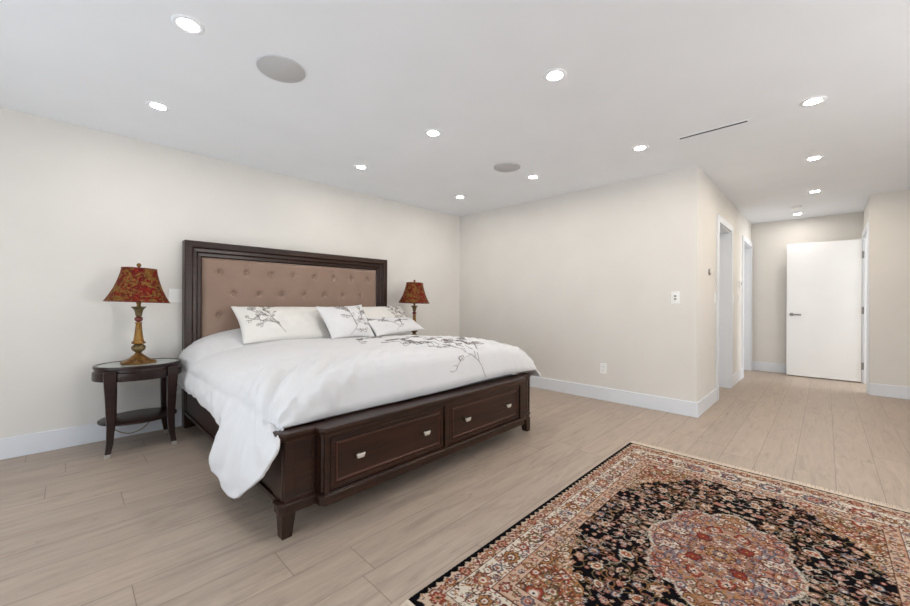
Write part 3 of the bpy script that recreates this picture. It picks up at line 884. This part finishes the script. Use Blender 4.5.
sw = plate('light_switch', 'white wall switch with grey keypad by the outer corner of the back wall', 'switch', (-1.078, YB, 1.163), 'y-', 0.078, 0.122, 0)
m = MB(); m.box(-1.078-0.017, -1.078+0.017, YB-0.011, YB-0.0065, 1.128, 1.198)
k_ = m.build('keypad', PLASTIC, sw, bevel=0.001)
for z in (1.148, 1.177):
    m = MB(); m.box(-1.078-0.011, -1.078+0.011, YB-0.0135, YB-0.0105, z-0.007, z+0.009); m.build('keypad_button', GREYPL, k_, bevel=0.001)
plate('wall_outlet', 'white outlet above the baseboard of the back wall right of the bed', 'outlet', (-1.806, YB, 0.360), 'y-', 0.072, 0.117, 1, 'outlet')
th = thing('thermostat', 'small round grey dial thermostat near the outer corner in the hall', 'thermostat', (XC, 4.79, 1.442))
m = MB()
m.loft([[(XC+h, 4.79+r*math.cos(2*PI*j/28), 1.442+r*math.sin(2*PI*j/28)) for j in range(28)] for h, r in ((0, 0.036), (0.012, 0.036), (0.014, 0.034))]); m.build('back_ring', GREYPL, th, smooth=True, sharp=40)
m = MB()
m.loft([[(XC+h, 4.79+r*math.cos(2*PI*j/28), 1.442+r*math.sin(2*PI*j/28)) for j in range(28)] for h, r in ((0.013, 0.028), (0.026, 0.028), (0.029, 0.025))]); m.build('dial', SILVER, th, smooth=True, sharp=40)
GS = 'hall wall switches'
plate('light_switch', 'white wall switch just before the first hall doorway', 'switch', (XC, 5.085, 1.168), 'x+', 0.072, 0.117, 1, group=GS)
plate('light_switch', 'white wall switch just past the first hall doorway', 'switch', (XC, 6.225, 1.178), 'x+', 0.072, 0.117, 1, group=GS)
plate('light_switch', 'white wall switch just before the second hall doorway, below a sensor', 'switch', (XC, 6.775, 1.183), 'x+', 0.072, 0.117, 1, group=GS)
ts = thing('wall_sensor', 'small white rectangular control above the switch before the second hall doorway', 'control', (XC, 6.80, 1.376))
m = MB(); m.box(XC, XC+0.022, 6.757, 6.843, 1.321, 1.431); m.build('case', PLASTIC, ts, bevel=0.006)
m = MB(); m.box(XC+0.0215, XC+0.0235, 6.775, 6.825, 1.37, 1.415); m.build('display', GREYPL, ts)

# ------------------------------------------------------------------ ceiling fittings
GD = 'recessed ceiling downlights'
DL = [(-2.207, 0.402, 'large lit downlight nearest the top left, beside the round grille'),
      (-3.277, 0.427, 'lit downlight above the left nightstand'),
      (-2.221, 2.013, 'lit downlight over the foot of the bed, between two others in a row'),
      (-3.293, 2.025, 'lit downlight above the headboard of the bed'),
      (-1.142, 1.998, 'large lit downlight over the floor between bed and rug'),
      (-2.227, 3.452, 'lit downlight near the back wall beside the smaller round grille'),
      (-3.316, 3.471, 'lit downlight in the corner where the bed wall meets the back wall'),
      (-1.146, 3.440, 'lit downlight near the back wall left of the slot vent'),
      (-0.063, 3.430, 'lit downlight right of the slot vent, the nearest of the hall row'),
      (-0.080, 4.770, 'second lit downlight of the hall row, counting from the slot vent'),
      (-0.095, 6.188, 'third lit downlight of the hall row, before the smoke detector'),
      (-0.300, 7.560, 'farthest lit downlight, beyond the smoke detector by the far wall')]
first = None
for x, y, lab in DL:
    if first is None:
        x0_, y0_ = x, y
        first = thing('downlight', lab, 'light', (x, y, H), GD)
        m = MB(); rings = [[(x+r*math.cos(2*PI*j/40), y+r*math.sin(2*PI*j/40), z) for j in range(40)] for r, z in ((0.040, H-0.001), (0.042, H-0.003), (0.047, H-0.005), (0.060, H-0.005), (0.066, H-0.003), (0.067, H-0.0003))]
        m.loft(rings, cap=False); m.build('trim_ring', CEIL, first, smooth=True)
        m = MB(); m.lathe([(0.0, H-0.0005), (0.040, H-0.0005), (0.040, H-0.0025), (0.0, H-0.003)], (x, y, 0), 40)
        ln = m.build('lens', LENS, first)
        hall_lens = ln.data.copy(); hall_lens.materials[0] = LENS_HALL
    else:
        c = copy_tree(first, (x-x0_, y-y0_, 0), lab)
        if x > -0.2:                                # the hall row is warmer and stronger
            ln_ = c.children[1] if 'lens' in c.children[1].name else c.children[0]
            ln_.data = hall_lens
def speaker(x, y, r, lab):
    t = thing('ceiling_speaker', lab, 'speaker', (x, y, H), 'round ceiling speakers')
    m = MB(); m.lathe([(r-0.006, H-0.0003), (r-0.006, H-0.008), (r-0.003, H-0.009), (r, H-0.007), (r, H-0.0003)], (x, y, 0), 64); m.build('rim', GRILLE, t, smooth=True, sharp=40)
    m = MB(); m.lathe([(0.0, H-0.0095), (r-0.008, H-0.0095), (r-0.006, H-0.0085), (r-0.006, H-0.003), (0, H-0.003)][::-1], (x, y, 0), 64); m.build('grille', GRILLE, t, smooth=True, sharp=40)
    return t
speaker(-2.240, 0.853, 0.128, 'large round grey ceiling speaker grille above the left part of the bed')
speaker(-2.248, 3.022, 0.128, 'small-looking round grey ceiling speaker grille near the back wall')
vt = thing('slot_vent', 'long narrow slot vent in the ceiling near the outer wall corner', 'vent', (-0.61, 3.467, H))
m = MB()
for b in ((-0.862, -0.368, 3.440, 3.452), (-0.862, -0.368, 3.480, 3.492), (-0.862, -0.850, 3.452, 3.480), (-0.412, -0.368, 3.452, 3.480)): m.box(b[0], b[1], b[2], b[3], H-0.004, H-0.0002)
m.build('frame', CEIL, vt)
m = MB(); m.box(-0.850, -0.412, 3.4521, 3.4799, H-0.002, H-0.0002); m.build('slot', DARKPL, vt)
sd = thing('smoke_detector', 'round white smoke detector on the hall ceiling', 'smoke detector', (-0.293, 6.97, H))
m = MB(); m.lathe([(0.0, H-0.034), (0.040, H-0.033), (0.050, H-0.028), (0.053, H-0.012), (0.0, H-0.012)][::-1], (-0.293, 6.97, 0), 36); m.build('body', PLASTIC, sd, smooth=True, sharp=40)
m = MB(); m.lathe([(0.0, H-0.0002), (0.058, H-0.0002), (0.058, H-0.012), (0.0, H-0.0125)], (-0.293, 6.97, 0), 36); m.build('mount', PLASTIC, sd, smooth=True, sharp=40)

# ------------------------------------------------------------------ rug
RX0, RX1, RY0, RY1 = -1.103, 0.451, 0.884, 3.106
def rug_pattern(nx, ny):
    """colours of one quarter (from the middle outwards), mirrored into the whole"""
    rngr = np.random.default_rng(3); rr = random.Random(8)
    W_, L_ = (RX1-RX0)/2, (RY1-RY0)/2
    qx, qy = nx//2+1, ny//2+1
    X, Y = np.meshgrid(np.linspace(0, W_, qx), np.linspace(0, L_, qy), indexing='ij')
    c = lambda r, g, b: np.array(lin(r, g, b)[:3])
    BLACK, CREAM, BEIGE, ROSEC, RUST = c(14, 12, 16), c(216, 204, 188), c(190, 158, 136), c(170, 118, 102), c(146, 66, 50)
    GOLDC, BLUE, BROWN, PINK, NAVY, OLV = c(168, 122, 80), c(116, 113, 124), c(88, 54, 42), c(186, 146, 130), c(50, 46, 56), c(120, 102, 72)
    I = np.zeros((qx, qy, 3)); I[:] = BEIGE
    dx, dy = W_-X, L_-Y
    def fill(mask, col): I[mask] = col
    def warpn(seed, f):
        a = np.random.default_rng(seed).uniform(0, 6.28, 6)
        return (np.sin(X*f+a[0]+np.sin(Y*f*.7+a[1]))+np.sin(Y*f*1.1+a[2]+np.sin(X*f*.8+a[3])))/2
    # regions
    fx, fy = W_-0.250, L_-0.335
    field = (X < fx) & (Y < fy)
    ang = np.arctan2(Y/0.98, X/0.62)
    R = np.hypot(X/0.62, Y/0.98)
    sc = 1 + 0.05*np.abs(np.sin(ang*6)) + 0.03*np.sin(ang*14)
    sp = (X/fx)**1.55 + (Y/fy)**1.55
    spw = 1.25 + 0.10*np.abs(np.sin(np.arctan2(Y/fy, X/fx)*7)) - 0.05
    black = field & (sp < spw)
    Rm = np.hypot(X/0.262, Y/0.385)
    am = np.arctan2(Y/0.385, X/0.262)
    ms = 0.92 + 0.13*np.abs(np.cos(am*4)) 
    med = field & (Rm < ms)
    fill(field, c(196, 164, 140)); fill(black, BLACK)
    fill(field & (np.abs(sp-spw) < 0.022), GOLDC)
    fill(med, c(172, 132, 114)); fill(field & (np.abs(Rm-ms) < 0.03), CREAM*0.8)
    # borders
    bd = np.minimum(dx, dy*0.25/0.335)
    bsel = ~field
    fill(bsel, CREAM)
    fill(bsel & (bd < 0.086), c(202, 178, 156))
    fill(bsel & (bd > 0.196), c(198, 168, 146))
    zones = {'g1': (0.032, 0.080), 'mb': (0.092, 0.188), 'g2': (0.200, 0.244)}
    # stamps
    def stroke(p0, pts, w, col, sel):
        for a, b in zip(pts[:-1], pts[1:]):
            x0, x1 = min(a[0], b[0])-w, max(a[0], b[0])+w; y0, y1 = min(a[1], b[1])-w, max(a[1], b[1])+w
            i0, i1 = np.searchsorted(X[:, 0], [x0, x1]); j0, j1 = np.searchsorted(Y[0], [y0, y1])
            if i1 <= i0 or j1 <= j0: continue
            xs, ys = X[i0:i1, j0:j1], Y[i0:i1, j0:j1]
            vx, vy = b[0]-a[0], b[1]-a[1]; l2 = vx*vx+vy*vy+1e-12
            t = np.clip(((xs-a[0])*vx+(ys-a[1])*vy)/l2, 0, 1)
            d = np.hypot(xs-a[0]-t*vx, ys-a[1]-t*vy)
            mk = (d < w) & sel[i0:i1, j0:j1]
            I[i0:i1, j0:j1][mk] = col
    def flower(cx, cy, r, pal, sel, petals=None, rot=None, sq=1.0):
        petals = petals or rr.choice((3, 4, 5, 5, 6, 7)); rot = rr.uniform(0, 6.28) if rot is None else rot
        i0, i1 = np.searchsorted(X[:, 0], [cx-r*1.1, cx+r*1.1]); j0, j1 = np.searchsorted(Y[0], [cy-r*1.1, cy+r*1.1])
        if i1 <= i0 or j1 <= j0: return
        xs, ys = X[i0:i1, j0:j1]-cx, Y[i0:i1, j0:j1]-cy
        ca, sa = math.cos(rot), math.sin(rot)
        ux, uy = xs*ca+ys*sa, (-xs*sa+ys*ca)/sq
        a = np.arctan2(uy, ux); d = np.hypot(ux, uy)/r
        lob = 0.72+0.28*np.abs(np.cos(a*petals/2))
        S_ = sel[i0:i1, j0:j1]; J = I[i0:i1, j0:j1]
        for k, (f, col) in enumerate(zip((1.0, 0.86, 0.60, 0.40, 0.18), pal)):
            l = lob if k < 3 else 0.8+0.1*lob
            J[(d < f*l) & S_] = col
    def scroll(cx, cy, r, a0, turn, w, col, sel):
        pts = []
        for k in range(16):
            t = k/15; a = a0 + turn*t*4.2; q = r*(1-0.75*t)
            pts.append((cx+q*math.cos(a), cy+q*math.sin(a)))
        stroke(None, pts, w, col, sel)
    pals_dark = [(ROSEC, PINK, ROSEC, CREAM, RUST), (NAVY, CREAM*.9, GOLDC, RUST, CREAM), (PINK, GOLDC, CREAM*.85, ROSEC, NAVY), (NAVY, BLUE, CREAM*.8, ROSEC, GOLDC), (RUST, ROSEC, PINK, RUST, CREAM), (PINK, CREAM*.88, ROSEC, GOLDC, BROWN)]
    pals_light = [(BROWN, RUST, PINK, CREAM, NAVY), (BROWN, GOLDC, BROWN*1.2, CREAM, RUST), (NAVY, BLUE, CREAM, ROSEC, NAVY), (BROWN, ROSEC, GOLDC, CREAM, RUST), (BROWN, BLUE*.9, PINK, RUST, CREAM), (BROWN, OLV, CREAM, ROSEC, BROWN)]
    def scatter(sel, rmin, rmax, gap, pals, n, ds=None):
        pts = []
        idx = np.argwhere(sel)
        for _ in range(n):
            i, j = idx[rngr.integers(len(idx))]; x, y = X[i, 0], Y[0, j]
            r = rr.uniform(rmin, rmax)
            if all((x-p[0])**2+(y-p[1])**2 > ((r+p[2])*gap)**2 for p in pts):
                pts.append((x, y, r))
        return pts
    # tendrils then blossoms, region by region
    blk = black & ~med
    for _ in range(150):
        i, j = np.argwhere(blk)[rngr.integers(int(blk.sum()))]
        scroll(X[i, 0], Y[0, j], rr.uniform(0.025, 0.055), rr.uniform(0, 6.28), rr.choice((-1, 1)), 0.0021, rr.choice((GOLDC*.7, CREAM*.55, OLV, ROSEC*.8)), blk)
    for x, y, r in scatter(blk, 0.017, 0.042, 1.24, pals_dark, 3000): flower(x, y, r, rr.choice(pals_dark), blk, sq=rr.uniform(0.45, 1.0))
    for x, y, r in scatter(blk, 0.008, 0.014, 1.4, pals_dark, 500): flower(x, y, r, rr.choice(pals_dark), blk & (I.sum(2) < 0.1))
    spn = field & ~black & ~med
    for _ in range(240):
        i, j = np.argwhere(spn)[rngr.integers(int(spn.sum()))]
        scroll(X[i, 0], Y[0, j], rr.uniform(0.02, 0.05), rr.uniform(0, 6.28), rr.choice((-1, 1)), 0.003, rr.choice((BROWN, RUST, GOLDC, CREAM, OLV)), spn)
    for x, y, r in scatter(spn, 0.018, 0.048, 0.95, pals_light, 2200): flower(x, y, r, rr.choice(pals_light), spn, sq=rr.uniform(0.5, 1.0))
    for _ in range(170):
        i, j = np.argwhere(med)[rngr.integers(int(med.sum()))]
        scroll(X[i, 0], Y[0, j], rr.uniform(0.018, 0.04), rr.uniform(0, 6.28), rr.choice((-1, 1)), 0.003, rr.choice((BROWN, CREAM, GOLDC, BLUE, RUST)), med)
    ring = med & (Rm > 0.5)
    for x, y, r in scatter(ring, 0.016, 0.042, 0.95, pals_light, 1200): flower(x, y, r, rr.choice(pals_light), ring, sq=rr.uniform(0.5, 1.0))
    # rosette at the heart of the medallion
    core = Rm < 0.50*(0.92+0.10*np.abs(np.cos(am*4)))
    fill(core, c(164, 126, 112)); fill(core & (Rm > 0.40), c(126, 122, 128)); fill(core & (Rm > 0.46), c(186, 158, 138))
    for _ in range(40):
        i, j = np.argwhere(core)[rngr.integers(int(core.sum()))]
        scroll(X[i, 0], Y[0, j], rr.uniform(0.014, 0.03), rr.uniform(0, 6.28), rr.choice((-1, 1)), 0.0026, rr.choice((BROWN, CREAM, GOLDC, BLUE, RUST)), core)
    for k in range(3):
        a = PI/2*k/2
        if k == 1: flower(0.082, 0.098, 0.040, (BROWN, c(120, 44, 36), RUST, c(120, 44, 36), GOLDC), core, 4, 0.6, 0.75)
        else: flower(0.104*math.cos(a), 0.148*math.sin(a), 0.022, (BROWN, GOLDC, BLUE, ROSEC, BROWN), core, 5)
    for k in range(2):
        a = PI/2*(k+0.5)/2
        flower(0.135*math.cos(a), 0.185*math.sin(a), 0.022, (BROWN, GOLDC, CREAM, ROSEC, BROWN), core, 6)
    flower(0, 0, 0.062, (BROWN, GOLDC, c(176, 150, 130), RUST, CREAM), core, 8, 0.0)
    flower(0, 0, 0.030, (BROWN, BLUE, GOLDC, CREAM, RUST), core, 8, 0.0)
    # borders: evenly spaced motifs along each band
    def band(lo, hi, step, r, pals, kind):
        mid_ = (lo+hi)/2; sel = bsel & (bd > lo) & (bd < hi)
        n = int((L_-mid_*0.335/0.25)/step)
        for k in range(n+1):
            y = k*step
            f = 1.15 if k % 2 else 0.72
            flower(W_-mid_, y, r*f*(1.0 if not kind else 0.94), pals[k % len(pals)], sel, 8 if k % 2 else 6, 0.3*k, 0.85)
            if kind:
                scroll(W_-mid_-r*0.5, y+step*0.5, r*0.62, 0.5+k, 1, 0.0026, BROWN, sel); scroll(W_-mid_+r*0.5, y+step*0.5, r*0.62, 3.4+k, -1, 0.0026, RUST, sel)
                flower(W_-mid_+(r*0.8 if k % 2 else -r*0.8), y+step*0.5, r*0.42, pals[(k+2) % len(pals)], sel, 5)
        my = mid_*0.335/0.25
        n = int((W_-mid_)/step)
        for k in range(n+1):
            x = k*step
            f = 1.15 if k % 2 else 0.72
            flower(x, L_-my, r*f*1.1, pals[(k+1) % len(pals)], sel, 8 if k % 2 else 6, 0.3*k)
            if kind:
                scroll(x+step*0.5, L_-my-r*0.5, r*0.62, 0.5+k, 1, 0.0026, BROWN, sel); scroll(x+step*0.5, L_-my+r*0.5, r*0.62, 3.4+k, -1, 0.0026, RUST, sel)
                flower(x+step*0.5, L_-my+(r*0.9 if k % 2 else -r*0.9), r*0.42, pals[(k+3) % len(pals)], sel, 5)
    mbs = bsel & (bd > 0.09) & (bd < 0.19)
    for _ in range(160):
        i, j = np.argwhere(mbs)[rngr.integers(int(mbs.sum()))]
        scroll(X[i, 0], Y[0, j], rr.uniform(0.014, 0.03), rr.uniform(0, 6.28), rr.choice((-1, 1)), 0.0022, rr.choice((BROWN, RUST, GOLDC, BLUE, OLV)), mbs)
    band(0.090, 0.190, 0.094, 0.043, pals_light, True)
    band(0.032, 0.084, 0.041, 0.026, [(BROWN, RUST, PINK, GOLDC, NAVY), (BROWN, ROSEC, CREAM, RUST, BROWN), (NAVY, GOLDC, RUST, CREAM, BROWN)], False)
    band(0.198, 0.246, 0.050, 0.023, pals_light, False)
    for a, b, col in ((0.084, 0.090, CREAM), (0.0835, 0.086, BROWN), (0.1895, 0.193, BROWN), (0.193, 0.198, c(190, 150, 126)), (0.2455, 0.251, BROWN)):
        fill(bsel & (bd > a) & (bd < b), col)
    fill(bsel & ((dx < 0.020+0.014*np.abs(np.sin(Y*PI/0.041))) | (dy < 0.016+0.008*np.abs(np.sin(X*PI/0.041)))), BLACK)
    # fine outlines and curls all over the light grounds
    lum = I.sum(2) > 0.25
    cand = np.argwhere(lum)
    for _ in range(1500):
        i, j = cand[rngr.integers(len(cand))]
        scroll(X[i, 0], Y[0, j], rr.uniform(0.005, 0.012), rr.uniform(0, 6.28), rr.choice((-1, 1))*rr.uniform(0.4, 1), 0.0018, rr.choice((BROWN, BROWN, RUST, GOLDC*.8, CREAM, BLUE*.8, NAVY)), lum)
    full = np.zeros((nx+1, ny+1, 3))
    ix = np.abs(np.arange(nx+1)-nx//2); iy = np.abs(np.arange(ny+1)-ny//2)
    return I[ix][:, iy]
rnx, rny = 426, 630
RC = rug_pattern(rnx, rny)
rug = thing('area_rug', 'black and cream oriental rug with rose medallion on the oak floor', 'rug', ((RX0+RX1)/2, (RY0+RY1)/2, 0))
xs = np.linspace(RX0, RX1, rnx+1); ys = np.linspace(RY0, RY1, rny+1)
XX, YY = np.meshgrid(xs, ys, indexing='ij')
er = np.minimum(np.minimum(XX-RX0, RX1-XX), np.minimum(YY-RY0, RY1-YY))
ZZg = 0.0095 + 0.0006*np.sin(XX*300)*np.sin(YY*280) + 0.0012*np.sin(XX*5+YY*3)
ZZg = np.where(er < 0.004, 0.0005, ZZg)
me = bpy.data.meshes.new('pile')
co = np.stack([XX, YY, ZZg], -1).reshape(-1, 3).astype(np.float32)
i_ = np.arange(rnx)[:, None]; j_ = np.arange(rny)[None, :]
a_ = (i_*(rny+1)+j_).ravel()
quads = np.stack([a_, a_+rny+1, a_+rny+2, a_+1], 1).astype(np.int32)
me.vertices.add(len(co)); me.vertices.foreach_set('co', co.ravel())
me.loops.add(quads.size); me.loops.foreach_set('vertex_index', quads.ravel())
me.polygons.add(len(quads)); me.polygons.foreach_set('loop_start', np.arange(0, quads.size, 4, dtype=np.int32))
me.update(calc_edges=True)
at = me.color_attributes.new('weave', 'FLOAT_COLOR', 'POINT')
at.data.foreach_set('color', np.concatenate([RC.reshape(-1, 3), np.ones((len(co), 1))], 1).astype(np.float32).ravel())
me.materials.append(vcol_mat('woven rug pile', 'weave'))
pile = bpy.data.objects.new('pile', me); COL.objects.link(pile); put(pile, rug)
FRINGE = fabric('ivory fringe', lin(214, 198, 180), 0.9, 500, 0.1, 0.1, 0.05)
rf = random.Random(4)
for ye, sg in ((RY1, 1), (RY0, -1)):
    m = MB()
    m.box(RX0+0.004, RX1-0.004, ye-0.003, ye+sg*0.016, 0.0006, 0.007)
    x = RX0+0.006
    while x < RX1-0.004:
        l = rf.uniform(0.046, 0.062); s = rf.uniform(-0.006, 0.006)
        m.tube([(x, ye+sg*0.006, 0.0045), (x+s*0.4, ye+sg*(0.008+l*0.5), 0.0032), (x+s, ye+sg*(0.008+l), 0.0026)], [0.0022, 0.0026, 0.0020], 5)
        x += 0.0048
    m.build('fringe', FRINGE, rug)
